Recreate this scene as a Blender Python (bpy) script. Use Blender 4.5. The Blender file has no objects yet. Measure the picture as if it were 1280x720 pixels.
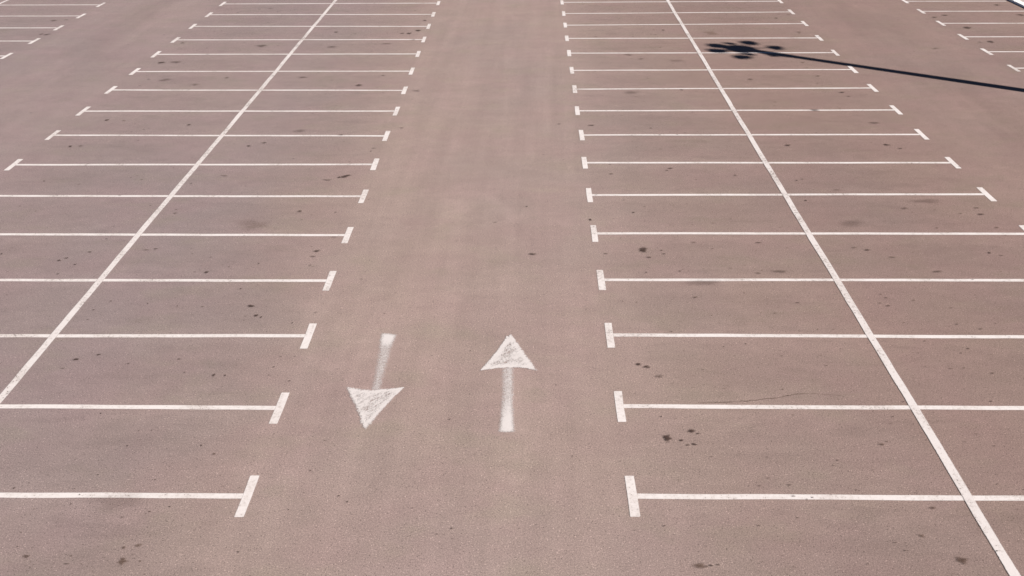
import bpy, bmesh, math, random
from math import sin, cos, radians, pi
from mathutils import Matrix, Vector, noise

random.seed(7)
scene = bpy.context.scene
col = scene.collection

# ------------------------------------------------------------------ camera
CAM = dict(f=1199.99, pitch=0.494406, yaw=-0.018742, roll=0.007482, loc=(1.4317, -11.9952, 10.3202))
cam_data = bpy.data.cameras.new('camera')
cam_data.sensor_width = 36.0
cam_data.lens = CAM['f'] / 1280.0 * 36.0
cam_data.clip_start = 0.1
cam_data.clip_end = 4000.0
cam = bpy.data.objects.new('camera', cam_data)
col.objects.link(cam)
_c, _s = cos(CAM['yaw']), sin(CAM['yaw'])
_cp, _sp = cos(CAM['pitch']), sin(CAM['pitch'])
_cr, _sr = cos(CAM['roll']), sin(CAM['roll'])
_R = Vector((_c, -_s, 0)); _U = Vector((_sp * _s, _sp * _c, _cp)); _F = Vector((_cp * _s, _cp * _c, -_sp))
_right = _cr * _R - _sr * _U
_up = _sr * _R + _cr * _U
_m = Matrix((_right, _up, -_F)).transposed().to_4x4()
_m.translation = Vector(CAM['loc'])
cam.matrix_world = _m
scene.camera = cam

# ------------------------------------------------------------------ sky, sun, exposure
SUN_ELEV = radians(35.3)
SHADOW = Vector((-0.8345, 0.551)).normalized()        # the way shadows fall on the ground
TO_SUN = -SHADOW
SUN_AZ = math.atan2(TO_SUN.x, TO_SUN.y)               # clockwise from +Y

world = bpy.data.worlds.new('World')
scene.world = world
world.use_nodes = True
wn = world.node_tree.nodes
bg = wn['Background']
sky = wn.new('ShaderNodeTexSky')
sky.sky_type = 'NISHITA'
sky.sun_disc = False
sky.sun_elevation = SUN_ELEV
sky.sun_rotation = SUN_AZ
sky.altitude = 2500
sky.air_density = 0.4
sky.dust_density = 0.1
world.node_tree.links.new(sky.outputs[0], bg.inputs['Color'])
bg.inputs['Strength'].default_value = 0.05

sun_data = bpy.data.lights.new('sun', 'SUN')
sun_data.energy = 5.0
sun_data.angle = radians(0.53)
sun_data.color = (1.0, 0.945, 0.895)
sun = bpy.data.objects.new('sun', sun_data)
col.objects.link(sun)
sun_dir = Vector((SHADOW.x * cos(SUN_ELEV), SHADOW.y * cos(SUN_ELEV), -sin(SUN_ELEV)))
sun.rotation_euler = sun_dir.to_track_quat('-Z', 'Y').to_euler()
sun.location = (40, -25, 40)

scene.view_settings.view_transform = 'Standard'
scene.view_settings.look = 'None'
scene.view_settings.gamma = 1.0
scene.view_settings.use_curve_mapping = False
scene.view_settings.exposure = 0.75

# ------------------------------------------------------------------ measured layout
# (row, (x, y) of the end bar by the driving lane, (x, y) of the other end), metres
ROWS_LEFT = [((-3.111, 0.031), (-14.023, 0.0)), ((-3.142, 2.47), (-14.023, 2.5)), ((-3.128, 5.031), (-14.023, 5.0)), ((-3.125, 7.483), (-14.023, 7.5)), ((-3.129, 9.948), (-14.023, 10.0)), ((-3.104, 12.461), (-14.023, 12.5)), ((-3.128, 14.906), (-14.008, 14.894)), ((-3.123, 17.435), (-13.99, 17.551)), ((-3.111, 19.987), (-14.021, 20.044)), ((-3.113, 22.433), (-14.025, 22.557)), ((-3.123, 24.991), (-14.027, 25.025)), ((-3.135, 27.576), (-14.081, 27.622)), ((-3.118, 29.995), (-14.049, 30.05)), ((-3.133, 32.451), (-14.078, 32.595)), ((-3.127, 34.914), (-14.039, 34.988)), ((-3.105, 37.442), (-14.046, 37.431))]
ROWS_RIGHT = [((3.117, 0.078), (14.036, 0.054)), ((3.132, 2.558), (14.036, 2.554)), ((3.128, 5.09), (14.036, 5.054)), ((3.117, 7.54), (14.036, 7.554)), ((3.112, 10.051), (14.036, 10.054)), ((3.12, 12.543), (14.004, 12.595)), ((3.126, 15.026), (14.019, 15.004)), ((3.15, 17.489), (14.003, 17.526)), ((3.121, 19.999), (14.029, 20.029)), ((3.132, 22.541), (14.05, 22.616)), ((3.143, 25.051), (14.048, 25.072)), ((3.13, 27.641), (14.073, 27.594)), ((3.119, 30.135), (14.076, 30.078)), ((3.132, 32.604), (14.132, 32.772)), ((3.135, 34.995), (14.087, 35.178)), ((3.135, 37.53), (14.114, 37.633))]
ROWS_FAR_RIGHT = [(20.307, 25.212), (20.308, 27.696), (20.332, 30.202), (20.319, 32.736), (20.313, 35.223), (20.318, 37.511)]
ROWS_FAR_LEFT = [(-20.269, 27.428), (-20.251, 29.923), (-20.23, 32.377), (-20.201, 34.819), (-20.231, 37.323)]
MID_LEFT_X, MID_RIGHT_X, MID_FAR_LEFT_X = -8.451, 8.502, -25.567
STAINS = [(-21.11, 33.82, 0.154, 0.166, 0.5, 0, 1),
 (-20.56, 33.98, 0.116, 0.134, 0.3, 0, 0),
 (-20.48, 31.14, 0.11, 0.15, 0.5, 0, 0),
 (-20.22, 31.07, 0.146, 0.149, 0.6, 0, 1),
 (-13.4, 26.31, 0.163, 0.145, 0.9, 0, 1),
 (-12.8, 26.36, 0.229, 0.158, 0.5, 0, 1),
 (-13.55, 29.48, 0.105, 0.139, 0.5, 0, 0),
 (-13.08, 23.91, 0.093, 0.087, 0.4, 0, 0),
 (-12.46, 23.8, 0.246, 0.194, 0.35, 0, 1),
 (-10.12, 24.1, 0.093, 0.109, 0.4, 0, 0),
 (-12.81, 19.04, 0.068, 0.084, 1.0, 0, 0),
 (-9.86, 18.53, 0.067, 0.082, 0.8, 0, 0),
 (-11.05, 23.2, 0.182, 0.125, 0.35, 0, 1),
 (-9.95, 28.96, 0.276, 0.218, 0.5, 0, 1),
 (-6.92, 28.73, 0.205, 0.161, 0.5, 0, 1),
 (-7.21, 31.35, 0.109, 0.15, 0.6, 0, 0),
 (-4.19, 31.09, 0.108, 0.119, 0.6, 0, 0),
 (-3.87, 31.09, 0.108, 0.148, 0.9, 0, 0),
 (-3.53, 31.61, 0.127, 0.121, 1.0, 0, 0),
 (-3.41, 33.58, 0.094, 0.131, 0.7, 0, 0),
 (-4.67, 29.25, 0.173, 0.137, 0.4, 0, 1),
 (-7.2, 24.13, 0.185, 0.109, 0.5, 0, 1),
 (-4.88, 23.06, 0.15, 0.124, 0.7, 0, 1),
 (-4.15, 24.33, 0.093, 0.088, 0.5, 0, 0),
 (-2.65, 22.33, 0.147, 0.14, 0.35, 0, 1),
 (-2.71, 18.18, 0.066, 0.048, 0.7, 0, 0),
 (-6.91, 16.77, 0.102, 0.074, 0.7, 0, 1),
 (-6.01, 17.91, 0.21, 0.158, 0.3, 0, 1),
 (7.51, 31.55, 0.089, 0.12, 0.6, 0, 0),
 (3.54, 18.43, 0.105, 0.057, 0.9, 0, 1),
 (2.46, 18.56, 0.079, 0.065, 0.5, 0, 0),
 (5.44, 18.14, 0.052, 0.056, 0.6, 0, 0),
 (7.04, 22.41, 0.073, 0.08, 0.7, 0, 0),
 (5.56, 27.3, 0.197, 0.126, 0.5, 0, 1),
 (5.2, 22.08, 0.289, 0.196, 0.3, 0, 1),
 (7.38, 26.42, 0.32, 0.181, 0.25, 0, 1),
 (9.81, 23.73, 0.15, 0.106, 0.5, 0, 1),
 (5.99, 26.68, 0.129, 0.098, 0.4, 0, 1),
 (13.06, 33.84, 0.093, 0.115, 0.6, 0, 0),
 (13.45, 31.1, 0.106, 0.118, 0.5, 0, 0),
 (12.35, 26.07, 0.079, 0.083, 0.5, 0, 0),
 (12.44, 24.14, 0.091, 0.087, 0.6, 0, 0),
 (12.75, 22.03, 0.115, 0.078, 0.8, 0, 1),
 (12.86, 21.55, 0.071, 0.057, 0.6, 0, 0),
 (11.24, 20.0, 0.163, 0.114, 0.6, 0, 1),
 (12.85, 18.64, 0.157, 0.098, 0.5, 0, 1),
 (18.38, 28.19, 0.165, 0.13, 0.4, 0, 1),
 (21.16, 31.83, 0.16, 0.182, 0.9, 0, 1),
 (21.13, 29.3, 0.168, 0.177, 0.8, 0, 1),
 (20.66, 29.24, 0.101, 0.109, 0.4, 0, 0),
 (20.46, 33.9, 0.13, 0.132, 0.6, 0, 0),
 (21.1, 34.31, 0.149, 0.117, 0.8, 0, 1),
 (24.48, 36.53, 0.155, 0.145, 0.8, 0, 1),
 (24.63, 34.34, 0.186, 0.2, 0.7, 0, 1),
 (-12.95, 16.46, 0.063, 0.088, 0.8, 0, 0),
 (-12.66, 16.49, 0.089, 0.066, 0.5, 0, 0),
 (-7.32, 16.48, 0.063, 0.073, 0.8, 0, 0),
 (-12.49, 13.56, 0.035, 0.049, 0.7, 0, 0),
 (-9.7, 13.67, 0.035, 0.049, 0.5, 0, 0),
 (-8.17, 13.37, 0.034, 0.06, 0.5, 0, 0),
 (-7.4, 13.98, 0.117, 0.063, 0.4, 0, 1),
 (-7.95, 11.29, 0.064, 0.052, 0.5, 0, 0),
 (-9.3, 8.95, 0.059, 0.035, 0.9, 0, 0),
 (-9.73, 8.62, 0.049, 0.035, 0.9, 0, 0),
 (-9.85, 8.49, 0.058, 0.043, 0.7, 0, 0),
 (-9.38, 8.28, 0.038, 0.034, 0.8, 0, 0),
 (-7.73, 9.13, 0.059, 0.027, 0.9, 0, 0),
 (-7.94, 9.07, 0.079, 0.027, 0.6, 0, 1),
 (-6.1, 7.88, 0.057, 0.061, 0.9, 0, 0),
 (-11.42, 8.84, 0.03, 0.044, 0.9, 0, 0),
 (-9.58, 7.79, 0.028, 0.041, 0.5, 0, 0),
 (-6.23, 8.67, 0.049, 0.035, 0.4, 0, 0),
 (-4.02, 13.85, 0.046, 0.062, 0.8, 0, 0),
 (-3.81, 13.98, 0.105, 0.062, 1.0, 0, 1),
 (-3.89, 13.88, 0.116, 0.074, 0.9, 0, 1),
 (-4.33, 13.64, 0.115, 0.061, 0.5, 0, 1),
 (-4.65, 11.42, 0.064, 0.079, 0.6, 0, 0),
 (-3.69, 11.35, 0.043, 0.042, 0.5, 0, 0),
 (-3.73, 9.01, 0.078, 0.066, 0.8, 0, 1),
 (-3.77, 8.72, 0.078, 0.035, 0.6, 0, 1),
 (-3.73, 8.25, 0.057, 0.033, 0.4, 0, 0),
 (-4.99, 8.33, 0.029, 0.042, 0.7, 0, 0),
 (-3.41, 16.0, 0.037, 0.049, 0.8, 0, 0),
 (-3.37, 16.25, 0.075, 0.043, 0.5, 0, 0),
 (-2.4, 7.54, 0.028, 0.032, 0.5, 0, 0),
 (-0.34, 9.58, 0.04, 0.037, 0.3, 0, 0),
 (-5.6, 10.53, 0.457, 0.347, 0.22, 0.6, 1),
 (3.85, 14.09, 0.069, 0.05, 0.6, 0, 0),
 (5.61, 14.53, 0.082, 0.051, 0.8, 0, 0),
 (5.5, 14.37, 0.047, 0.038, 0.8, 0, 0),
 (7.4, 13.99, 0.046, 0.062, 0.5, 0, 0),
 (4.22, 11.35, 0.042, 0.042, 0.9, 0, 0),
 (3.06, 10.88, 0.037, 0.061, 0.9, 0, 0),
 (1.4, 11.74, 0.032, 0.043, 0.7, 0, 0),
 (1.55, 8.86, 0.087, 0.065, 0.7, 0, 1),
 (3.31, 8.89, 0.058, 0.044, 0.5, 0, 0),
 (4.24, 9.09, 0.097, 0.133, 1.0, 0, 1),
 (4.35, 8.69, 0.067, 0.034, 0.8, 0, 0),
 (4.69, 9.07, 0.039, 0.035, 0.7, 0, 0),
 (4.72, 8.87, 0.048, 0.044, 0.5, 0, 0),
 (5.94, 9.16, 0.039, 0.027, 0.7, 0, 0),
 (7.13, 9.5, 0.079, 0.036, 0.6, 0, 1),
 (5.53, 9.52, 0.099, 0.046, 0.4, 0, 1),
 (6.77, 7.87, 0.093, 0.04, 0.5, 0, 1),
 (4.98, 7.96, 0.028, 0.041, 0.6, 0, 0),
 (4.19, 7.9, 0.028, 0.04, 0.6, 0, 0),
 (5.45, 7.39, 0.4, 0.155, 0.25, 0, 1),
 (9.49, 16.5, 0.111, 0.072, 0.9, 0, 1),
 (12.56, 16.53, 0.099, 0.072, 1.0, 0, 1),
 (12.89, 16.2, 0.073, 0.057, 0.7, 0, 0),
 (9.07, 13.59, 0.034, 0.048, 0.8, 0, 0),
 (9.25, 13.68, 0.034, 0.043, 0.7, 0, 0),
 (8.96, 12.15, 0.043, 0.038, 0.9, 0, 0),
 (11.44, 11.61, 0.084, 0.079, 0.4, 0, 1),
 (12.77, 11.27, 0.052, 0.041, 0.5, 0, 0),
 (13.29, 11.22, 0.083, 0.062, 0.7, 0, 1),
 (11.83, 10.37, 0.04, 0.039, 0.6, 0, 0),
 (12.17, 12.1, 0.429, 0.164, 0.28, 0, 1),
 (9.74, 10.64, 0.327, 0.198, 0.25, 0, 1),
 (9.67, 9.1, 0.058, 0.044, 0.8, 0, 0),
 (10.14, 8.71, 0.076, 0.043, 0.5, 0, 1),
 (12.56, 8.95, 0.038, 0.044, 0.9, 0, 0),
 (12.77, 8.8, 0.057, 0.034, 0.6, 0, 0),
 (10.95, 7.96, 0.111, 0.061, 0.5, 0, 1),
 (7.3, 7.95, 0.186, 0.081, 0.4, 0, 1),
 (-7.6, 4.09, 0.064, 0.044, 0.8, 0, 1),
 (-7.22, 4.27, 0.041, 0.036, 0.9, 0, 0),
 (-7.72, 3.76, 0.048, 0.023, 0.5, 0, 0),
 (-6.5, 3.94, 0.032, 0.023, 0.6, 0, 0),
 (-6.96, 6.38, 0.021, 0.029, 0.8, 0, 0),
 (-6.27, 6.27, 0.021, 0.029, 0.8, 0, 0),
 (-4.64, 6.28, 0.088, 0.054, 0.9, 0, 1),
 (-4.67, 3.54, 0.047, 0.056, 1.0, 0, 0),
 (-4.45, 3.53, 0.023, 0.028, 0.9, 0, 0),
 (-5.27, 3.63, 0.024, 0.023, 0.6, 0, 0),
 (-6.38, 2.26, 0.022, 0.02, 0.8, 0, 0),
 (-5.27, 1.76, 0.017, 0.019, 0.8, 0, 0),
 (-8.05, 6.09, 0.026, 0.028, 0.7, 0, 0),
 (-7.82, 6.48, 0.027, 0.029, 0.6, 0, 0),
 (-5.08, 7.07, 0.027, 0.031, 0.8, 0, 0),
 (-4.42, 5.86, 0.052, 0.062, 1.0, 0, 0),
 (-4.3, 5.79, 0.026, 0.041, 1.0, 0, 0),
 (-3.57, 5.54, 0.02, 0.027, 0.9, 0, 0),
 (-3.52, 4.21, 0.019, 0.024, 0.7, 0, 0),
 (-3.24, 4.22, 0.032, 0.015, 0.7, 0, 0),
 (-3.57, 3.83, 0.019, 0.029, 0.7, 0, 0),
 (-3.6, 3.54, 0.019, 0.022, 0.7, 0, 0),
 (-3.15, 3.34, 0.023, 0.022, 0.7, 0, 0),
 (-3.16, 6.0, 0.035, 0.035, 0.4, 0, 0),
 (-1.66, 5.95, 0.026, 0.024, 0.5, 0, 0),
 (0.27, 4.45, 0.019, 0.018, 0.7, 0, 0),
 (-2.3, 3.76, 0.024, 0.023, 0.3, 0, 0),
 (0.02, 2.12, 0.022, 0.024, 0.5, 0, 0),
 (3.6, 3.97, 0.055, 0.049, 0.85, 0, 0),
 (3.76, 3.88, 0.07, 0.052, 0.85, 0, 1),
 (3.97, 3.54, 0.092, 0.056, 0.4, 0, 1),
 (3.52, 6.52, 0.021, 0.025, 0.8, 0, 0),
 (3.82, 6.47, 0.026, 0.029, 0.5, 0, 0),
 (2.7, 6.16, 0.021, 0.021, 0.8, 0, 0),
 (1.97, 3.23, 0.015, 0.016, 0.8, 0, 0),
 (3.85, 2.23, 0.017, 0.022, 1.0, 0, 0),
 (5.4, 4.63, 0.016, 0.021, 0.8, 0, 0),
 (5.87, 4.74, 0.024, 0.025, 0.8, 0, 0),
 (4.84, 3.77, 0.023, 0.017, 0.6, 0, 0),
 (6.26, 6.9, 0.021, 0.03, 0.6, 0, 0),
 (3.88, 1.6, 0.084, 0.11, 1.0, 0, 1),
 (4.12, 1.53, 0.035, 0.03, 0.9, 0, 0),
 (4.34, 1.8, 0.071, 0.047, 1.0, 0, 1),
 (4.33, 1.42, 0.055, 0.034, 0.9, 0, 1),
 (4.21, 1.4, 0.028, 0.022, 0.8, 0, 0),
 (4.44, 1.73, 0.035, 0.023, 0.8, 0, 0),
 (9.28, 6.85, 0.027, 0.03, 0.6, 0, 0),
 (9.35, 6.69, 0.053, 0.029, 0.6, 0, 0),
 (9.27, 6.33, 0.061, 0.035, 0.7, 0, 0),
 (9.14, 6.45, 0.035, 0.029, 0.5, 0, 0),
 (7.34, 6.46, 0.052, 0.029, 0.6, 0, 0),
 (10.59, 6.24, 0.034, 0.025, 0.6, 0, 0),
 (10.45, 5.54, 0.033, 0.027, 0.7, 0, 0),
 (10.87, 5.35, 0.033, 0.039, 0.5, 0, 0),
 (11.27, 5.58, 0.025, 0.027, 0.5, 0, 0),
 (9.37, 5.61, 0.017, 0.023, 0.7, 0, 0),
 (7.48, 5.33, 0.017, 0.023, 0.7, 0, 0),
 (6.74, 6.0, 0.034, 0.028, 0.6, 0, 0),
 (9.54, 4.87, 0.032, 0.022, 0.7, 0, 0),
 (10.3, 4.58, 0.032, 0.024, 0.8, 0, 0),
 (10.09, 4.41, 0.024, 0.024, 0.8, 0, 0),
 (9.24, 4.41, 0.024, 0.024, 0.5, 0, 0),
 (9.66, 3.84, 0.046, 0.023, 0.5, 0, 0),
 (10.42, 3.69, 0.038, 0.028, 0.6, 0, 0),
 (9.99, 2.74, 0.022, 0.026, 0.9, 0, 0),
 (8.37, 2.72, 0.018, 0.02, 0.8, 0, 0),
 (7.74, 4.55, 0.019, 0.021, 0.6, 0, 0),
 (8.8, 2.39, 0.017, 0.017, 0.6, 0, 0),
 (-4.59, -1.45, 0.084, 0.065, 0.7, 0.5, 1),
 (-4.68, -1.17, 0.036, 0.025, 0.6, 0.5, 0),
 (-4.47, -1.12, 0.061, 0.037, 0.5, 0.6, 1),
 (-4.32, -1.45, 0.024, 0.02, 0.5, 0.5, 0),
 (-5.54, 1.31, 0.021, 0.022, 0.8, 0, 0),
 (-4.25, 1.33, 0.021, 0.022, 0.9, 0, 0),
 (-3.95, 1.1, 0.041, 0.033, 0.5, 0.4, 0),
 (-6.99, 0.18, 0.02, 0.02, 1.0, 0, 0),
 (-6.8, 0.31, 0.016, 0.014, 0.7, 0, 0),
 (-5.74, 0.53, 0.016, 0.017, 0.8, 0, 0),
 (-4.74, 0.41, 0.016, 0.016, 0.8, 0, 0),
 (-5.84, 0.03, 0.016, 0.016, 1.0, 0, 0),
 (-5.89, -0.2, 0.019, 0.015, 0.9, 0, 0),
 (-4.28, -0.25, 0.019, 0.015, 0.8, 0, 0),
 (-4.6, -0.42, 0.013, 0.013, 0.7, 0, 0),
 (-2.91, -1.25, 0.018, 0.017, 1.0, 0, 0),
 (-3.06, -1.48, 0.014, 0.013, 0.7, 0, 0),
 (-5.4, -1.51, 0.036, 0.013, 0.7, 0, 0),
 (-5.91, -1.59, 0.012, 0.013, 0.6, 0, 0),
 (-3.28, 0.22, 0.013, 0.016, 0.7, 0, 0),
 (-5.12, -0.14, 0.491, 0.229, 0.14, 0, 1),
 (-3.05, 1.67, 0.014, 0.019, 0.7, 0, 0),
 (-2.12, 1.49, 0.017, 0.016, 0.6, 0, 0),
 (-2.21, 0.67, 0.02, 0.017, 1.0, 0, 0),
 (-1.62, 0.03, 0.019, 0.016, 1.0, 0, 0),
 (-1.46, -0.11, 0.019, 0.017, 1.0, 0, 0),
 (-2.36, -0.3, 0.013, 0.013, 0.7, 0, 0),
 (-0.4, -0.25, 0.015, 0.015, 0.9, 0, 0),
 (0.26, -0.71, 0.019, 0.016, 1.0, 0, 0),
 (0.04, -0.84, 0.025, 0.012, 0.7, 0, 0),
 (0.15, -0.85, 0.025, 0.01, 0.5, 0, 0),
 (0.29, -0.94, 0.024, 0.01, 0.5, 0, 0),
 (0.53, 1.12, 0.016, 0.013, 0.7, 0, 0),
 (1.01, 0.81, 0.02, 0.013, 0.4, 0, 0),
 (2.2, 1.08, 0.027, 0.017, 0.6, 0, 0),
 (3.0, 0.95, 0.014, 0.015, 0.7, 0, 0),
 (3.55, -0.63, 0.019, 0.014, 1.0, 0, 0),
 (3.96, -1.47, 0.094, 0.056, 0.6, 0.5, 1),
 (4.14, -1.47, 0.029, 0.024, 0.8, 0, 0),
 (4.24, -1.45, 0.024, 0.019, 0.9, 0, 0),
 (4.07, -1.48, 0.018, 0.016, 0.6, 0, 0),
 (3.68, -1.1, 0.012, 0.012, 0.9, 0, 0),
 (3.71, -1.44, 0.012, 0.013, 0.6, 0, 0),
 (5.01, -0.61, 0.019, 0.018, 0.7, 0, 0),
 (4.88, -0.44, 0.015, 0.013, 0.6, 0, 0),
 (5.22, 0.33, 0.033, 0.024, 0.4, 0, 0),
 (1.91, -0.09, 0.013, 0.013, 0.6, 0, 0),
 (5.51, 1.08, 0.016, 0.017, 0.8, 0, 0),
 (7.57, 1.44, 0.048, 0.034, 0.7, 0.4, 0),
 (7.68, 1.52, 0.028, 0.023, 0.6, 0.4, 0),
 (6.68, 1.0, 0.016, 0.017, 0.8, 0, 0),
 (6.57, 0.86, 0.02, 0.017, 0.8, 0, 0),
 (6.77, 0.24, 0.013, 0.016, 0.9, 0, 0),
 (5.65, -0.43, 0.019, 0.015, 0.9, 0, 0),
 (5.25, -0.62, 0.012, 0.013, 0.7, 0, 0),
 (7.45, -0.82, 0.049, 0.044, 0.55, 0.5, 1),
 (7.85, -1.34, 0.082, 0.082, 0.8, 0.3, 1),
 (7.09, -1.13, 0.042, 0.017, 0.5, 0, 0),
 (9.11, 0.4, 0.013, 0.016, 0.9, 0, 0),
 (9.2, 0.65, 0.013, 0.012, 0.8, 0, 0),
 (9.48, 1.41, 0.027, 0.018, 0.6, 0, 0),
 (9.02, 1.52, 0.021, 0.016, 0.7, 0, 0),
 (9.31, 1.75, 0.042, 0.014, 0.5, 0, 0),
 (8.44, -1.13, 0.021, 0.017, 1.0, 0, 0),
 (6.01, 0.05, 0.019, 0.015, 1.0, 0, 0),
 (5.91, 0.01, 0.013, 0.013, 0.8, 0, 0),
 (9.57, 30.93, 0.282, 0.366, 0.3, 1.0, 1)]
CRACK = [(4.544, 2.668), (4.784, 2.695), (4.991, 2.696), (5.289, 2.711), (5.593, 2.756), (5.903, 2.822), (6.038, 2.831), (6.257, 2.91), (6.489, 2.976), (6.763, 2.996), (7.006, 2.958), (7.336, 2.916)]
LINE_W, BAR_W, BAR_L, DIVIDER_W = 0.138, 0.168, 0.98, 0.175
PITCH = 2.5

# ------------------------------------------------------------------ helpers
def link(o, parent=None):
    col.objects.link(o)
    if parent: o.parent = parent
    return o

def tag(o, label=None, cat=None, group=None, kind=None):
    if label: o['label'] = label
    if cat: o['category'] = cat
    if group: o['group'] = group
    if kind: o['kind'] = kind
    return o

def empty(name, loc):
    o = bpy.data.objects.new(name, None)
    o.location = loc
    o.empty_display_size = 0.3
    return link(o)

def mesh_obj(name, verts, faces, mat, parent=None, loc=(0, 0, 0), attrs=None, smooth=False):
    me = bpy.data.meshes.new(name)
    me.from_pydata(verts, [], faces)
    for an, vals in (attrs or {}).items():
        a = me.attributes.new(an, 'FLOAT', 'POINT')
        a.data.foreach_set('value', vals)
    me.materials.append(mat)
    if smooth:
        me.polygons.foreach_set('use_smooth', [True] * len(me.polygons))
    me.update()
    o = bpy.data.objects.new(name, me)
    o.location = loc
    return link(o, parent)

def bm_obj(name, bm, mat, parent=None, loc=(0, 0, 0), rot=None, smooth_deg=None):
    me = bpy.data.meshes.new(name)
    bmesh.ops.recalc_face_normals(bm, faces=bm.faces)
    bm.to_mesh(me); bm.free()
    me.materials.append(mat)
    if smooth_deg:
        me.polygons.foreach_set('use_smooth', [True] * len(me.polygons))
        me.set_sharp_from_angle(angle=radians(smooth_deg))
    o = bpy.data.objects.new(name, me)
    o.location = loc
    if rot is not None: o.rotation_euler = rot
    return link(o, parent)

class NT:
    """small node-tree writer"""
    def __init__(self, name):
        self.mat = bpy.data.materials.new(name)
        self.mat.use_nodes = True
        self.t = self.mat.node_tree
        self.t.nodes.clear()
        self.out = self.t.nodes.new('ShaderNodeOutputMaterial')
        self.pos = self.t.nodes.new('ShaderNodeNewGeometry').outputs['Position']
    def put(self, sock, v):
        if hasattr(v, 'is_output'): self.t.links.new(v, sock)
        elif isinstance(v, (tuple, list)): sock.default_value = tuple(v) + ((1.0,) if len(v) == 3 and sock.type == 'RGBA' else ())
        else: sock.default_value = v
    def math(self, op, a, b=0.0, c=None, clamp=False):
        n = self.t.nodes.new('ShaderNodeMath'); n.operation = op; n.use_clamp = clamp
        self.put(n.inputs[0], a); self.put(n.inputs[1], b)
        if c is not None: self.put(n.inputs[2], c)
        return n.outputs[0]
    def step(self, v, lo, hi, a=0.0, b=1.0):
        n = self.t.nodes.new('ShaderNodeMapRange'); n.interpolation_type = 'SMOOTHSTEP'
        for i, x in enumerate((v, lo, hi, a, b)): self.put(n.inputs[i], x)
        return n.outputs[0]
    def scaled(self, sx, sy, sz=1.0, off=(0, 0, 0), rot=0.0):
        n = self.t.nodes.new('ShaderNodeMapping')
        self.t.links.new(self.pos, n.inputs['Vector'])
        n.inputs['Scale'].default_value = (sx, sy, sz)
        n.inputs['Location'].default_value = off
        n.inputs['Rotation'].default_value = (0, 0, rot)
        return n.outputs[0]
    def turned(self, ang, su, sv):
        n = self.t.nodes.new('ShaderNodeMapping'); n.vector_type = 'TEXTURE'
        self.t.links.new(self.pos, n.inputs['Vector'])
        n.inputs['Rotation'].default_value = (0, 0, ang)
        n.inputs['Scale'].default_value = (1 / su, 1 / sv, 1)
        return n.outputs[0]
    def noise(self, vec, scale=1.0, detail=2.0, rough=0.5, dist=0.0):
        n = self.t.nodes.new('ShaderNodeTexNoise')
        self.t.links.new(vec, n.inputs['Vector'])
        n.inputs['Scale'].default_value = scale; n.inputs['Detail'].default_value = detail
        n.inputs['Roughness'].default_value = rough; n.inputs['Distortion'].default_value = dist
        return n.outputs['Fac']
    def cells(self, vec, scale):
        n = self.t.nodes.new('ShaderNodeTexVoronoi')
        self.t.links.new(vec, n.inputs['Vector']); n.inputs['Scale'].default_value = scale
        return n.outputs['Distance'], n.outputs['Color']
    def mix(self, f, a, b, mode='MIX'):
        n = self.t.nodes.new('ShaderNodeMix'); n.data_type = 'RGBA'; n.blend_type = mode
        self.put(n.inputs[0], f); self.put(n.inputs[6], a); self.put(n.inputs[7], b)
        return n.outputs[2]
    def grey(self, v):
        n = self.t.nodes.new('ShaderNodeCombineColor')
        for i in range(3): self.put(n.inputs[i], v)
        return n.outputs[0]
    def attr(self, name):
        n = self.t.nodes.new('ShaderNodeAttribute'); n.attribute_name = name
        return n.outputs['Fac']
    def xyz(self):
        n = self.t.nodes.new('ShaderNodeSeparateXYZ'); self.t.links.new(self.pos, n.inputs[0])
        return n.outputs
    def bsdf(self, color, rough=0.9, spec=0.2, metal=0.0, bump=None, bump_h=0.004, alpha=None):
        n = self.t.nodes.new('ShaderNodeBsdfPrincipled')
        self.put(n.inputs['Base Color'], color); self.put(n.inputs['Roughness'], rough)
        n.inputs['Specular IOR Level'].default_value = spec; n.inputs['Metallic'].default_value = metal
        if bump is not None:
            b = self.t.nodes.new('ShaderNodeBump'); b.inputs['Distance'].default_value = bump_h
            b.inputs['Strength'].default_value = 1.0
            self.t.links.new(bump, b.inputs['Height']); self.t.links.new(b.outputs[0], n.inputs['Normal'])
        sh = n.outputs[0]
        if alpha is not None:
            tr = self.t.nodes.new('ShaderNodeBsdfTransparent')
            mx = self.t.nodes.new('ShaderNodeMixShader')
            self.put(mx.inputs[0], alpha)
            self.t.links.new(tr.outputs[0], mx.inputs[1]); self.t.links.new(sh, mx.inputs[2])
            sh = mx.outputs[0]
        self.t.links.new(sh, self.out.inputs['Surface'])
        return self.mat

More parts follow.
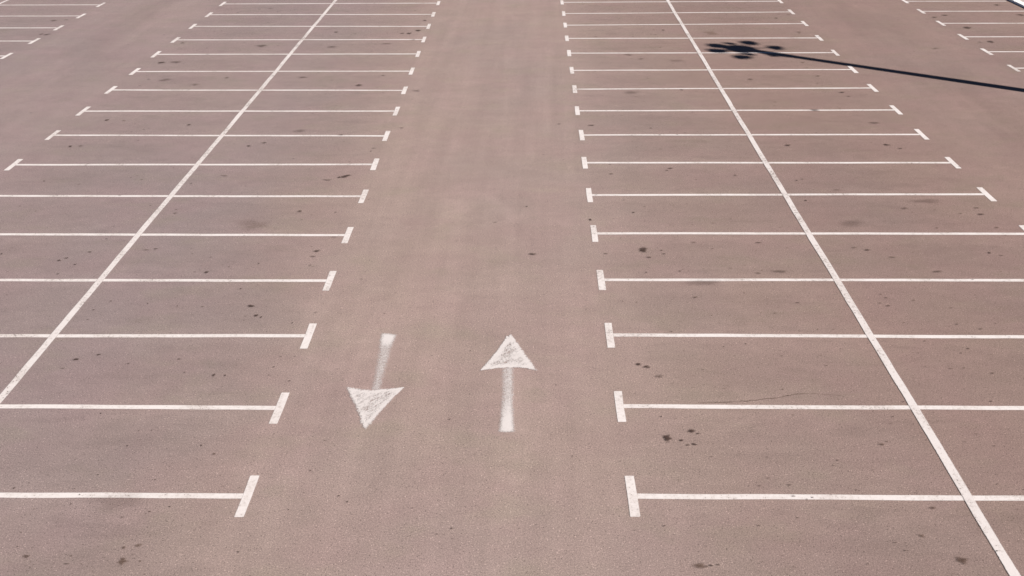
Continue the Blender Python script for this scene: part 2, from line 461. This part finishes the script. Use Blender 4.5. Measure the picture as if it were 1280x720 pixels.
# ------------------------------------------------------------------ materials
def asphalt_material():
    m = NT('bleached_asphalt')
    x, y, _ = m.xyz()
    p = m.pos
    big = m.noise(m.scaled(1, 0.55), 0.11, 3, 0.55)             # worn and less worn areas, tens of metres
    mid = m.noise(m.scaled(0.32, 0.9, 1, (3, 1, 0)), 1.0, 4, 0.6)    # smears along the parked cars
    small = m.noise(m.scaled(0.7, 1.1, 1, (9, 4, 0)), 2.6, 5, 0.62)
    hue = m.noise(m.scaled(1, 1, 1, (30, 0, 0)), 0.45, 3, 0.6)
    hue2 = m.noise(m.scaled(0.6, 1, 1, (0, 50, 0)), 0.9, 3, 0.6)
    grain = m.noise(p, 34.0, 4, 0.75)
    fine = m.noise(p, 75.0, 2, 0.6)
    d, cellc = m.cells(p, 42.0)
    base = m.mix(m.step(big, 0.32, 0.68), (0.272, 0.204, 0.177), (0.246, 0.189, 0.171))
    base = m.mix(m.step(hue, 0.35, 0.7, 0, 0.5), base, (0.270, 0.189, 0.176))       # pinkish binder
    base = m.mix(m.step(hue2, 0.5, 0.72, 0, 0.45), base, (0.244, 0.198, 0.160))       # olive dust
    # the right hand half is tinted redder and darker, the left greyer, with noisy soft edges
    xe = m.math('MULTIPLY_ADD', m.math('SUBTRACT', m.noise(m.scaled(1, 1, 1, (7, 7, 0)), 0.3, 4, 0.6), 0.5), 5.0, x)
    base = m.mix(m.step(xe, 2.0, 10.5, 0, 1.0), base, m.mix(1.0, base, (0.875, 0.818, 0.803), 'MULTIPLY'))
    base = m.mix(m.step(xe, -3.0, -8.0, 0, 0.9), base, m.mix(1.0, base, (0.935, 0.955, 1.02), 'MULTIPLY'))
    # driving lanes are scoured clean by tyres, the bays keep more grime
    wob = m.math('MULTIPLY', m.math('SUBTRACT', m.noise(m.scaled(1, .4), 0.5, 3), 0.5), 1.6)
    ax = m.math('ABSOLUTE', m.math('ADD', x, wob))
    lane = m.step(ax, 2.6, 4.6, 1.0, 0.0)
    side = m.step(m.math('ABSOLUTE', m.math('SUBTRACT', ax, 17.2)), 2.2, 3.6, 1.0, 0.0)
    lanes = m.math('MAXIMUM', lane, m.math('MULTIPLY', side, 0.5))
    val = m.math('MULTIPLY_ADD', lanes, 0.058, 0.98)
    # drip line down the middle of the outer lanes
    drip = m.step(m.math('ABSOLUTE', m.math('SUBTRACT', ax, 17.0)), 0.3, 2.2, 1.0, 0.0)
    drip = m.math('MULTIPLY', drip, m.step(m.noise(m.scaled(0.6, 0.16, 1, (4, 2, 0)), 1.0, 3, 0.6), 0.36, 0.62))
    val = m.math('MULTIPLY', val, m.math('MULTIPLY_ADD', drip, -0.10, 1.0))
    # grime under the engines, half way down each bay
    mouth = m.step(m.math('ABSOLUTE', m.math('SUBTRACT', m.math('ABSOLUTE', m.math('SUBTRACT', ax, 8.47)), 2.9)), 0.2, 2.2, 1.0, 0.0)
    row = m.math('ABSOLUTE', m.math('SUBTRACT', m.math('FRACT', m.math('MULTIPLY', y, 1.0 / PITCH)), 0.5))   # 0 mid bay, .5 on a line
    inbay = m.math('SUBTRACT', 1.0, m.math('MAXIMUM', lane, side))
    car = m.math('MULTIPLY', m.step(m.math('MULTIPLY_ADD', m.math('SUBTRACT', small, 0.5), 0.5, row), 0.14, 0.46, 1.0, 0.0), inbay)
    val = m.math('MULTIPLY', val, m.math('MULTIPLY_ADD', car, -0.035, 1.015))
    smear = m.noise(m.scaled(0.5, 2.2, 1, (11, 5, 0)), 1.0, 5, 0.65, 0.3)
    val = m.math('MULTIPLY', val, m.math('MULTIPLY_ADD', m.math('MULTIPLY', m.step(smear, 0.52, 0.75), inbay), -0.11, 1.0))
    grime = m.math('MULTIPLY', m.math('MULTIPLY', mouth, car), m.step(mid, 0.42, 0.68))
    val = m.math('MULTIPLY', val, m.math('MULTIPLY_ADD', grime, -0.12, 1.0))
    val = m.math('MULTIPLY', val, m.math('MULTIPLY_ADD', m.math('SUBTRACT', mid, 0.5), 0.22, 1.0))
    val = m.math('MULTIPLY', val, m.math('MULTIPLY_ADD', m.math('SUBTRACT', small, 0.5), 0.24, 1.0))
    val = m.math('MULTIPLY', val, m.math('MULTIPLY_ADD', m.math('SUBTRACT', grain, 0.5), 1.45, 1.0))
    val = m.math('MULTIPLY', val, m.math('MULTIPLY_ADD', m.math('SUBTRACT', fine, 0.5), 1.4, 1.0))
    # tyre tracks along the lane
    trk = m.noise(m.turned(radians(-1.5), 1.5, 0.07), 1.0, 3, 0.6)
    val = m.math('MULTIPLY', val, m.math('MULTIPLY_ADD', m.math('MULTIPLY', m.math('SUBTRACT', trk, 0.5), lanes), 0.34, 1.0))
    patch = m.step(m.noise(m.scaled(0.9, 0.42, 1, (21, 3, 0)), 0.8, 4, 0.6, 0.5), 0.52, 0.72)
    val = m.math('MULTIPLY', val, m.math('MULTIPLY_ADD', m.math('MULTIPLY', patch, lanes), 0.085, 1.0))
    # aggregate: some pale, some dark chips
    chip = m.t.nodes.new('ShaderNodeSeparateColor'); m.t.links.new(cellc, chip.inputs[0])
    inside = m.step(d, 0.25, 0.5, 1.0, 0.0)
    pale = m.math('MULTIPLY', m.step(chip.outputs[0], 0.90, 0.97), inside)
    dark = m.math('MULTIPLY', m.step(chip.outputs[1], 0.90, 0.97), inside)
    val = m.math('MULTIPLY', val, m.math('MULTIPLY_ADD', pale, 0.6, 1.0))
    val = m.math('MULTIPLY', val, m.math('MULTIPLY_ADD', dark, -0.55, 1.0))
    color = m.mix(1.0, base, m.grey(val), 'MULTIPLY')
    h = m.math('MULTIPLY_ADD', grain, 0.7, m.math('MULTIPLY', fine, 0.5))
    return m.bsdf(color, 0.93, 0.15, bump=h, bump_h=0.006)

def paint_material(name, base, wear, soft, ragged):
    """road paint: 'dist' is the distance in metres from the painted edge"""
    m = NT(name)
    p = m.pos
    n1 = m.noise(m.scaled(1, 1), 0.9, 5, 0.65)
    n2 = m.noise(p, 13.0, 4, 0.68)
    n3 = m.noise(p, 60.0, 3, 0.6)
    dirt = m.math('ADD', m.math('MULTIPLY', n1, 0.55), m.math('MULTIPLY', n2, 0.45))
    c = m.mix(m.step(dirt, 0.42, 0.62, 0, 1.0), base, tuple(v * k for v, k in zip(base, (0.84, 0.81, 0.79))))
    c = m.mix(m.math('MULTIPLY', m.step(n3, 0.6, 0.78), 0.25), c, (0.33, 0.27, 0.25))
    edge = m.math('ADD', m.attr('dist'), m.math('MULTIPLY', m.math('SUBTRACT', n2, 0.5), ragged))
    edge = m.math('ADD', edge, m.math('MULTIPLY', m.math('SUBTRACT', n3, 0.5), ragged * 0.8))
    a = m.step(edge, 0.0, soft)
    holes = m.math('ADD', m.math('MULTIPLY', n3, 0.5), m.math('MULTIPLY', n2, 0.5))
    holes = m.math('ADD', holes, m.math('MULTIPLY', m.math('SUBTRACT', n1, 0.5), 0.35))
    a = m.math('MULTIPLY', a, m.step(holes, 0.60 - wear, 0.70 - wear, 1.0, 0.25))
    return m.bsdf(c, 0.75, 0.25, bump=n3, bump_h=0.002, alpha=a)

def arrow_material(name, streaks, grit):
    """thin hand-rolled paint: attribute 'cover' says how thick it went on"""
    m = NT(name)
    p = m.pos
    n1 = m.noise(m.turned(radians(42), 2.2, 10.0), 1.5, 4, 0.62, 0.5)   # roller streaks
    n2 = m.noise(m.scaled(1, 0.5), 40.0, 4, 0.75)
    n3 = m.noise(m.scaled(1, 0.5), 90.0, 2, 0.6)
    cover = m.attr('cover')
    w = m.math('MULTIPLY_ADD', m.math('SUBTRACT', n1, 0.5), streaks, m.math('MULTIPLY', m.math('SUBTRACT', n2, 0.5), grit))
    w = m.math('MULTIPLY_ADD', m.math('SUBTRACT', n3, 0.5), 0.4, w)
    a = m.step(m.math('ADD', cover, w), 0.05, 0.95)
    a = m.math('MULTIPLY', a, m.step(cover, 0.02, 0.28))
    c = m.mix(m.step(n2, 0.35, 0.7, 0, 0.7), (0.60, 0.555, 0.535), (0.52, 0.470, 0.45))
    return m.bsdf(c, 0.8, 0.2, bump=n2, bump_h=0.002, alpha=a)

def stain_material():
    m = NT('oil_stain')
    p = m.pos
    f = m.attr('dark'); edge = m.attr('dist'); br = m.attr('rust')
    n = m.noise(p, 17.0, 4, 0.7); n2 = m.noise(p, 55.0, 3, 0.65)
    e = m.math('ADD', edge, m.math('ADD', m.math('MULTIPLY', m.math('SUBTRACT', n, 0.5), 1.2), m.math('MULTIPLY', m.math('SUBTRACT', n2, 0.5), 1.8)))
    a = m.math('MULTIPLY', m.step(e, 0.0, 1.1), f)
    c = m.mix(br, (0.062, 0.038, 0.030), (0.150, 0.088, 0.055))
    return m.bsdf(c, 0.7, 0.25, alpha=a)

def plain(name, c, rough, metal=0.0, var=0.12, scale=6.0, spec=0.3):
    m = NT(name)
    n = m.noise(m.pos, scale, 4, 0.62)
    v = m.math('MULTIPLY_ADD', m.math('SUBTRACT', n, 0.5), var * 2, 1.0)
    return m.bsdf(m.mix(1.0, c, m.grey(v), 'MULTIPLY'), rough, spec, metal, bump=n, bump_h=0.001)

M_ASPHALT = asphalt_material()
M_LINE = paint_material('road_line_paint', (0.640, 0.590, 0.568), 0.03, 0.012, 0.016)
M_WORN = paint_material('worn_line_paint', (0.605, 0.555, 0.534), 0.055, 0.02, 0.022)
M_ARROW_HEAD = arrow_material('rolled_arrow_paint', 1.35, 2.0)
M_ARROW_SHAFT = arrow_material('thin_arrow_paint', 0.25, 1.25)
M_STAIN = stain_material()
M_KERB = plain('whitewashed_kerb', (0.80, 0.79, 0.77), 0.8, var=0.06)
M_PAVING = plain('pink_concrete_paving', (0.42, 0.36, 0.33), 0.9)
M_STEEL = plain('galvanised_steel', (0.42, 0.43, 0.44), 0.45, 0.8, 0.1)
M_LAMP = plain('dark_lamp_housing', (0.10, 0.10, 0.11), 0.5, 0.2, 0.08)
M_GLASS = plain('lamp_glass', (0.55, 0.58, 0.60), 0.08, 0.0, 0.02, spec=0.6)
M_CONCRETE = plain('concrete_footing', (0.36, 0.34, 0.32), 0.9)

# ------------------------------------------------------------------ ground
def ground():
    R = 1500.0
    return tag(mesh_obj('asphalt_ground', [(-R, -R, 0), (R, -R, 0), (R, R, 0), (-R, R, 0)], [(0, 1, 2, 3)], M_ASPHALT), kind='structure')
GROUND = ground()

def kerb():
    KX, KH, KW = 25.52, 0.10, 0.34
    root = empty('kerb', (KX, 0, 0)); tag(root, kind='structure')
    proto = None
    rnd = random.Random(3)
    for i in range(-20, 95):
        if proto is None:
            bm = bmesh.new()
            bmesh.ops.create_cube(bm, size=1.0)
            bmesh.ops.scale(bm, vec=(KW, 0.985, KH + 0.05), verts=bm.verts)
            bmesh.ops.translate(bm, vec=(KW / 2, 0.5, (KH - 0.05) / 2), verts=bm.verts)
            top = [e for e in bm.edges if all(v.co.z > 0 for v in e.verts)]
            bmesh.ops.bevel(bm, geom=top, offset=0.012, segments=2, affect='EDGES')
            o = proto = bm_obj('kerb_stone', bm, M_KERB, root)
        else:
            o = link(bpy.data.objects.new('kerb_stone', proto.data), root)
        o.location = (rnd.uniform(-.006, .006), float(i), rnd.uniform(-.004, .004))
    X0, X1 = KX + KW + 0.004, KX + 7.0
    v = [(X0, -20, -.05), (X1, -20, -.05), (X1, 95, -.05), (X0, 95, -.05), (X0, -20, .092), (X1, -20, .092), (X1, 95, .092), (X0, 95, .092)]
    tag(mesh_obj('pavement', v, [(4, 5, 6, 7), (0, 1, 5, 4), (1, 2, 6, 5), (2, 3, 7, 6), (3, 0, 4, 7)], M_PAVING), kind='structure')
kerb()

# ------------------------------------------------------------------ painted markings
def strip(name, a, b, width, z, mat, rnd, parent=None, loc=None, step=0.45, wob=0.006, inset=0.022):
    """a painted stroke from a to b as a thin sheet with an inset border for its worn edge"""
    a, b = Vector(a), Vector(b)
    L = (b - a).length
    t = (b - a) / L
    nrm = Vector((-t.y, t.x))
    loc = loc or ((a.x + b.x) / 2, (a.y + b.y) / 2, z)
    n = max(2, int(L / step))
    st = [0.0, inset] + [L * i / n for i in range(1, n)] + [L - inset, L]
    verts, dist = [], []
    drift = 0.0
    for i, s in enumerate(st):
        drift = drift * 0.8 + rnd.uniform(-wob, wob)
        w = width * (1 + rnd.uniform(-0.035, 0.035))
        end = 0.0 if i in (0, len(st) - 1) else inset
        for k, off in enumerate((-w / 2, -w / 2 + inset, w / 2 - inset, w / 2)):
            p = a + t * s + nrm * (off + drift)
            verts.append((p.x - loc[0], p.y - loc[1], z - loc[2]))
            dist.append(0.0 if k in (0, 3) else end)
    faces = []
    for i in range(len(st) - 1):
        for k in range(3):
            j = i * 4 + k
            faces.append((j, j + 4, j + 5, j + 1) if nrm.y * t.x - nrm.x * t.y < 0 else (j, j + 1, j + 5, j + 4)[::-1])
    o = mesh_obj(name, verts, faces, mat, parent, loc if parent is None else (0, 0, 0), {'dist': dist})
    return o

def bay_row(p0, p1, bars, label, group, rnd, cat='bay line'):
    """a bay line with its end bars; p0, p1 are the bar centres"""
    p0, p1 = Vector(p0), Vector(p1)
    sgn = 1 if p1.x > p0.x else -1
    a = p0 + Vector((sgn * 0.03, 0)) if bars[0] else p0
    b = p1 - Vector((sgn * 0.03, 0)) if bars[1] else p1
    o = strip('bay_line', a, b, LINE_W, 0.004, M_LINE, rnd)
    tag(o, label, cat, group)
    for p, on in zip((p0, p1), bars):
        if on:
            h = BAR_L / 2 * rnd.uniform(0.97, 1.05)
            c = Vector((o.location.x, o.location.y, o.location.z))
            strip('end_bar', (p.x, p.y - h), (p.x, p.y + h), BAR_W * rnd.uniform(0.95, 1.05), 0.0065, M_LINE, rnd, o, c)
    return o

ORD = ['lowest', 'second lowest', 'third lowest', 'fourth lowest', 'fifth lowest', 'sixth lowest', 'seventh lowest', 'eighth lowest',
       'eighth highest', 'seventh highest', 'sixth highest', 'fifth highest', 'fourth highest', 'third highest', 'second highest', 'topmost']
rnd = random.Random(11)
left_label = {
    0: 'white bay line below the painted arrows on the left, lowest of its block',
    1: 'white bay line starting at the lower end of the left long divider line',
    2: 'white bay line on the left, its end bar level with the arrow tops',
}
right_label = {
    0: 'white bay line below the painted arrows on the right, lowest of its block',
    1: 'white bay line with a thin crack in the asphalt just above it, right block',
    2: 'white bay line on the right, its end bar level with the upward arrow head',
    10: 'white bay line on the right whose far end bar touches the thin pole shadow',
    11: 'white bay line on the right running under the dark floodlight shadow',
    12: 'white bay line on the right passing just above the dark floodlight shadow',
}
for k, (p0, p1) in enumerate(ROWS_LEFT):
    bay_row(p0, p1, (True, True), left_label.get(k, 'white bay line, %s in the block left of the two arrows' % ORD[k]),
            'bay lines in the block left of the driving lane', rnd)
for k, (p0, p1) in enumerate(ROWS_RIGHT):
    bay_row(p0, p1, (True, True), right_label.get(k, 'white bay line, %s in the block right of the two arrows' % ORD[k]),
            'bay lines in the block right of the driving lane', rnd)
n = len(ROWS_FAR_RIGHT)
far_names = ['lowest', 'second lowest', 'third lowest', 'third highest', 'second highest', 'topmost']
for k, p in enumerate(ROWS_FAR_RIGHT):
    bay_row(p, (25.36, p[1] - 0.04), (True, False), 'short white bay line in the top right corner, %s of its block' % far_names[k],
            'bay lines in the top right corner', rnd)
far_names = ['lowest', 'second lowest', 'middle one', 'second highest', 'topmost']
for k, p in enumerate(ROWS_FAR_LEFT):
    bay_row(p, (-30.9, p[1] + 0.05), (True, True), 'short white bay line in the top left corner, %s of its block' % far_names[k],
            'bay lines in the top left corner', rnd)

DIV = 'long divider lines'
tag(strip('divider_line', (MID_LEFT_X - .01, 2.36), (MID_LEFT_X + .01, 62), DIVIDER_W, 0.010, M_WORN, rnd),
    'long white divider line running up the middle of the left bay block', 'divider line', DIV)
tag(strip('divider_line', (MID_RIGHT_X, -7), (MID_RIGHT_X, 62), DIVIDER_W, 0.010, M_WORN, rnd),
    'long white divider line running up the middle of the right bay block', 'divider line', DIV)
tag(strip('divider_line', (MID_FAR_LEFT_X, -7), (MID_FAR_LEFT_X, 62), DIVIDER_W, 0.010, M_WORN, rnd),
    'divider line clipped by the top left corner of the photo', 'divider line', DIV)

# the rows that carry on beyond the frame, one joined sheet
def beyond_rows():
    verts, faces, dist = [], [], []
    def quad(x0, x1, y0, y1):
        b = len(verts)
        i = 0.022
        for (px, py, d) in ((x0, y0, 0), (x1, y0, 0), (x1, y1, 0), (x0, y1, 0), (x0 + i, y0 + i, i), (x1 - i, y0 + i, i), (x1 - i, y1 - i, i), (x0 + i, y1 - i, i)):
            verts.append((px, py, 0.004)); dist.append(d)
        for f in ((4, 5, 6, 7), (0, 1, 5, 4), (1, 2, 6, 5), (2, 3, 7, 6), (3, 0, 4, 7)):
            faces.append(tuple(b + j for j in f))
    def row(xa, xb, y, bara=True, barb=True):
        w, h = BAR_W / 2, BAR_L / 2
        quad(xa + (w if bara else 0), xb - (w if barb else 0), y - LINE_W / 2, y + LINE_W / 2)
        if bara: quad(xa - w, xa + w, y - h, y + h)
        if barb: quad(xb - w, xb + w, y - h, y + h)
    for k in list(range(-3, 0)) + list(range(16, 25)):
        y = k * PITCH
        row(-14.02, -3.125, y); row(3.125, 14.04, y + .05)
    for k in list(range(-3, 10)) + list(range(16, 25)):
        row(20.32, 25.36, k * PITCH + .2, True, False)
    for k in list(range(-3, 11)) + list(range(16, 25)):
        row(-30.9, -20.24, k * PITCH - .1)
    tag(mesh_obj('distant_bay_markings', verts, faces, M_LINE, None, (0, 0, 0), {'dist': dist}), kind='structure')
beyond_rows()

# ------------------------------------------------------------------ the two arrows
def seg_dist(p, poly):
    """signed distance to a closed polygon, positive inside"""
    inside, best = False, 1e9
    n = len(poly)
    for i in range(n):
        ax, ay = poly[i]; bx, by = poly[(i + 1) % n]
        dx, dy = bx - ax, by - ay
        t = max(0, min(1, ((p[0] - ax) * dx + (p[1] - ay) * dy) / (dx * dx + dy * dy)))
        best = min(best, math.hypot(p[0] - ax - t * dx, p[1] - ay - t * dy))
        if (ay > p[1]) != (by > p[1]) and p[0] < ax + (p[1] - ay) / (by - ay) * dx: inside = not inside
    return best if inside else -best

def arrow(head, shaft, cover_fn, label, z=0.006, cell=0.022):
    xs = [q[0] for q in head + shaft]; ys = [q[1] for q in head + shaft]
    cx, cy = sum((min(xs), max(xs))) / 2, sum((min(ys), max(ys))) / 2
    root = empty('painted_arrow', (cx, cy, 0))
    tag(root, label, 'arrow', 'arrows painted on the driving lane')
    for name, poly, zz in (('arrow_head', head, z + .004), ('arrow_shaft', shaft, z)):
        px = [q[0] for q in poly]; py = [q[1] for q in poly]
        m = 0.07
        nx = int((max(px) - min(px) + 2 * m) / cell) + 1; ny = int((max(py) - min(py) + 2 * m) / cell) + 1
        idx, verts, cov, faces = {}, [], [], []
        val = {}
        for j in range(ny + 1):
            for i in range(nx + 1):
                p = (min(px) - m + i * cell, min(py) - m + j * cell)
                val[i, j] = (p, cover_fn(name, p, seg_dist(p, poly)))
        def vid(k):
            if k not in idx:
                idx[k] = len(verts); p, c = val[k]
                verts.append((p[0] - cx, p[1] - cy, zz)); cov.append(max(0.0, c))
            return idx[k]
        for j in range(ny):
            for i in range(nx):
                ks = ((i, j), (i + 1, j), (i + 1, j + 1), (i, j + 1))
                if max(val[k][1] for k in ks) > 0: faces.append(tuple(vid(k) for k in ks))
        mesh_obj(name, verts, faces, M_ARROW_HEAD if name == 'arrow_head' else M_ARROW_SHAFT, root, (0, 0, 0), {'cover': cov})

def sm(v, a, b):
    t = max(0.0, min(1.0, (v - a) / (b - a))); return t * t * (3 - 2 * t)

def cover_down(name, p, d):
    if name == 'arrow_head':
        # crisp along the right edge and the tip, sprayed thin along the left edge, scuffed middle
        left = sm(-1.15 - p[0], -0.25, 0.45)
        soft = 0.025 + 0.045 * left
        e = sm(d, -soft * 0.6, soft)
        rim = 0.96 - sm(d, 0.03, 0.15) * (0.24 + 0.14 * sm(p[0], -1.75, -1.25))
        rim = max(rim, 0.98 * sm(2.12 - p[1], 0, .16))
        return e * (rim + 0.04)
    e = sm(d, -0.07, 0.07)
    return e * (0.50 + 0.44 * sm(p[1], 4.5, 4.95) - .05 * sm(p[1], 3.0, 3.6) + .08 * sm(d, .03, .09))

def cover_up(name, p, d):
    if name == 'arrow_head':
        e = sm(d, -0.025, 0.035 + 0.03 * sm(p[0], 1.0, 1.4))
        mid = sm(d, 0.06, 0.17) * (0.42 - 0.12 * sm(p[0], 1.0, 1.2))
        return e * (1.03 - mid)
    e = sm(d, -0.07, 0.07)
    thick = 0.52 + 0.36 * sm(2.95 - p[1], 0, 1.0)
    return e * (thick + 0.12 * sm(p[0] - .98, 0, .12))

arrow([(-2.022, 3.147), (-1.819, 3.104), (-1.656, 3.066), (-1.528, 3.055), (-1.405, 3.073), (-1.188, 3.102), (-0.904, 3.153), (-0.947, 3.059), (-1.086, 2.785), (-1.247, 2.373), (-1.396, 1.933), (-1.448, 1.82), (-1.531, 1.898), (-1.623, 2.207), (-1.771, 2.569), (-1.916, 2.889)],
      [(-1.603, 5.134), (-1.446, 5.121), (-1.311, 5.068), (-1.329, 4.792), (-1.331, 4.223), (-1.354, 3.45), (-1.35, 3.05), (-1.539, 3.05), (-1.537, 3.449), (-1.573, 4.099), (-1.6, 4.727)],
      cover_down, 'worn white painted arrow pointing down toward the viewer, left of the other arrow')
arrow([(1.074, 5.132), (1.035, 4.999), (0.994, 5.039), (0.927, 4.803), (0.786, 4.407), (0.633, 4.038), (0.492, 3.733), (0.675, 3.775), (0.869, 3.823), (1.063, 3.836), (1.258, 3.831), (1.453, 3.779), (1.637, 3.721), (1.486, 4.102), (1.353, 4.454), (1.216, 4.804)],
      [(0.927, 3.85), (1.144, 3.85), (1.159, 3.07), (1.164, 2.224), (1.183, 1.778), (1.057, 1.763), (0.933, 1.777), (0.948, 2.223), (0.945, 3.069)],
      cover_up, 'worn white painted arrow pointing up away from the viewer, right of the other arrow')

# ------------------------------------------------------------------ stains, crack, grit on the asphalt
def blob(verts, faces, dark, dist, rust, cx, cy, rx, ry, d, br, rnd, z, ox=0.0, oy=0.0):
    n = 14
    ph = rnd.uniform(0, 100)
    b = len(verts)
    verts.append((cx - ox, cy - oy, z)); dark.append(d); dist.append(1.0); rust.append(br)
    for ring, dv in ((0.5, 0.72), (1.15, 0.0)):
        for i in range(n):
            a = 2 * pi * i / n
            r = ring * (1 + 0.7 * noise.noise(Vector((cos(a) * 1.1 + ph, sin(a) * 1.1, 3.1))))
            verts.append((cx + cos(a) * rx * r - ox, cy + sin(a) * ry * r - oy, z))
            dark.append(d); dist.append(dv); rust.append(br)
    for i in range(n):
        j = (i + 1) % n
        faces.append((b, b + 1 + i, b + 1 + j))
        faces.append((b + 1 + i, b + 1 + n + i, b + 1 + n + j, b + 1 + j))

def stains():
    rnd = random.Random(5)
    V, F, D, E, Rr = [], [], [], [], []
    for i, (x, y, rx, ry, d, br, single) in enumerate(STAINS):
        k = 1.12 if single else 1.05
        rx, ry = rx * k, ry * k
        z = 0.014 + 0.00012 * (i % 30)
        if single:
            v, f, dk, e, ru = [], [], [], [], []
            blob(v, f, dk, e, ru, x, y, rx, ry, min(1, d * 0.98), br, rnd, 0.0, x, y)
            o = mesh_obj('oil_stain', v, f, M_STAIN, GROUND, (x, y, z), {'dark': dk, 'dist': e, 'rust': ru})
        else:
            blob(V, F, D, E, Rr, x, y, rx, ry, min(1, d * 1.05), br, rnd, z)
    # finer drips and crumbs scattered through the lot, more of them in the bays
    for i in range(900):
        y = rnd.uniform(-3.2, 42); 
        blk = rnd.random()
        if blk < 0.8: x = rnd.choice((-1, 1)) * (8.47 + rnd.choice((-1, 1)) * abs(rnd.gauss(2.9, 1.5)))
        else: x = rnd.uniform(-26, 25)
        if abs(x) > 25.2: continue
        r = rnd.uniform(0.008, 0.021) * (1 + max(0, y) / 30) * (2.2 if rnd.random() < 0.05 else 1)
        blob(V, F, D, E, Rr, x, y, r * rnd.uniform(1, 1.8), r, rnd.uniform(0.2, 0.7), rnd.random() * 0.4, rnd, 0.0145 + 0.0001 * (i % 30))
    o = mesh_obj('oil_specks', V, F, M_STAIN, GROUND, (0, 0, 0), {'dark': D, 'dist': E, 'rust': Rr})
    o['kind'] = 'stuff'
    # the hairline crack
    V, F, D, E, Rr = [], [], [], [], []
    pts = []
    for (a, b) in zip(CRACK, CRACK[1:]):
        for k in range(8):
            t = k / 8
            pts.append((a[0] + (b[0] - a[0]) * t, a[1] + (b[1] - a[1]) * t + 0.025 * noise.noise(Vector((a[0] * 9 + k, 1, 2)))))
    for i, (x, y) in enumerate(pts):
        w = 0.013 + 0.010 * noise.noise(Vector((x * 5, 7, 1)))
        fade = min(1, i / 14, (len(pts) - 1 - i) / 30)
        for off, e in ((-w * 1.6, 0), (0, 1), (w * 1.6, 0)):
            V.append((x, y + off, 0.0035)); D.append(0.5 * (0.35 + 0.65 * fade)); E.append(e); Rr.append(0.1)
    for i in range(len(pts) - 1):
        for k in range(2):
            F.append((i * 3 + k, i * 3 + 3 + k, i * 3 + 4 + k, i * 3 + 1 + k))
    mesh_obj('crack', V, F, M_STAIN, GROUND, (0, 0, 0), {'dark': D, 'dist': E, 'rust': Rr})
stains()

# ------------------------------------------------------------------ the floodlight mast that throws the shadow
def mast():
    H = 14.0
    drop = H / math.tan(SUN_ELEV)
    hub_shadow = Vector((10.42, 28.2))
    base = hub_shadow - SHADOW * drop
    root = empty('floodlight_mast', (base.x, base.y, 0.092))
    tag(root, 'tall grey floodlight mast with a ring of six lamps beside the kerb', 'lamp mast')
    bm = bmesh.new()
    bmesh.ops.create_cone(bm, cap_ends=True, segments=20, radius1=0.46, radius2=0.42, depth=0.5, matrix=Matrix.Translation((0, 0, 0.2)))
    bm_obj('footing', bm, M_CONCRETE, root, smooth_deg=40)
    bm = bmesh.new()
    bmesh.ops.create_cone(bm, cap_ends=True, segments=24, radius1=0.30, radius2=0.19, depth=H - 0.45, matrix=Matrix.Translation((0, 0, 0.45 + (H - 0.45) / 2)))
    bm_obj('pole', bm, M_STEEL, root, smooth_deg=40)
    bm = bmesh.new()
    prof = [(0.0, 0.42), (0.16, 0.40), (0.44, 0.22), (0.58, 0.06), (0.58, -0.10), (0.34, -0.22), (0.27, -0.42), (0.25, -1.5)]
    rings = []
    for r, z in prof[1:]:
        rings.append([bm.verts.new((r * cos(2 * pi * i / 24), r * sin(2 * pi * i / 24), H + z)) for i in range(24)])
    for a, b in zip(rings, rings[1:]):
        for i in range(24): bm.faces.new((a[i], a[(i + 1) % 24], b[(i + 1) % 24], b[i]))
    bm.faces.new(rings[0]); bm.faces.new(rings[-1])
    bm_obj('headframe', bm, M_STEEL, root, smooth_deg=50)
    ring_angles = LAMP_ANGLES
    for ang, rad in ring_angles:
        d = Vector((cos(ang), sin(ang), 0))
        bm = bmesh.new()
        L = rad - 0.35
        rot = Matrix.Rotation(pi / 2, 4, 'Y')
        bmesh.ops.create_cone(bm, cap_ends=True, segments=10, radius1=0.03, radius2=0.025, depth=L, matrix=Matrix.Translation((0.35 + L / 2, 0, 0)) @ rot)
        bm_obj('lamp_arm', bm, M_STEEL, root, (0, 0, H), (0, 0, ang), 50)
        bm = bmesh.new()
        bmesh.ops.create_cone(bm, cap_ends=True, segments=18, radius1=0.36, radius2=0.20, depth=0.24)
        bmesh.ops.bevel(bm, geom=[e for e in bm.edges if abs(e.verts[0].co.z - e.verts[1].co.z) < 1e-4], offset=0.02, segments=2, affect='EDGES')
        pos = (d.x * rad, d.y * rad, H - 0.02)
        lamp = bm_obj('floodlight', bm, M_LAMP, root, pos, (0, radians(-14), ang), 50)
        bm = bmesh.new()
        bmesh.ops.create_cone(bm, cap_ends=True, segments=18, radius1=0.29, radius2=0.29, depth=0.012, matrix=Matrix.Translation((0, 0, -0.122)))
        bm_obj('lens', bm, M_GLASS, lamp, smooth_deg=50)
    for (bx, by) in ((-0.35, 0.95), (0.12, -0.85)):
        bm = bmesh.new()
        bmesh.ops.create_cube(bm, size=1.0, matrix=Matrix.Diagonal((0.30, 0.22, 0.24, 1)))
        bmesh.ops.bevel(bm, geom=bm.edges[:], offset=0.02, segments=2, affect='EDGES')
        bm_obj('ballast_box', bm, M_LAMP, root, (bx, by, H - 0.05))
        bm = bmesh.new()
        L = math.hypot(bx, by)
        bmesh.ops.create_cube(bm, size=1.0, matrix=Matrix.Diagonal((L, 0.05, 0.05, 1)))
        bm_obj('bracket', bm, M_STEEL, root, (bx / 2, by / 2, H - 0.06), (0, 0, math.atan2(by, bx)))
_lamps = [(9.42, 28.8), (9.30, 27.98), (10.87, 29.25), (11.82, 28.42), (10.15, 26.95), (11.52, 27.32)]
LAMP_ANGLES = [(math.atan2(y - 28.2, x - 10.42), math.hypot(x - 10.42, y - 28.2)) for x, y in _lamps]
mast()
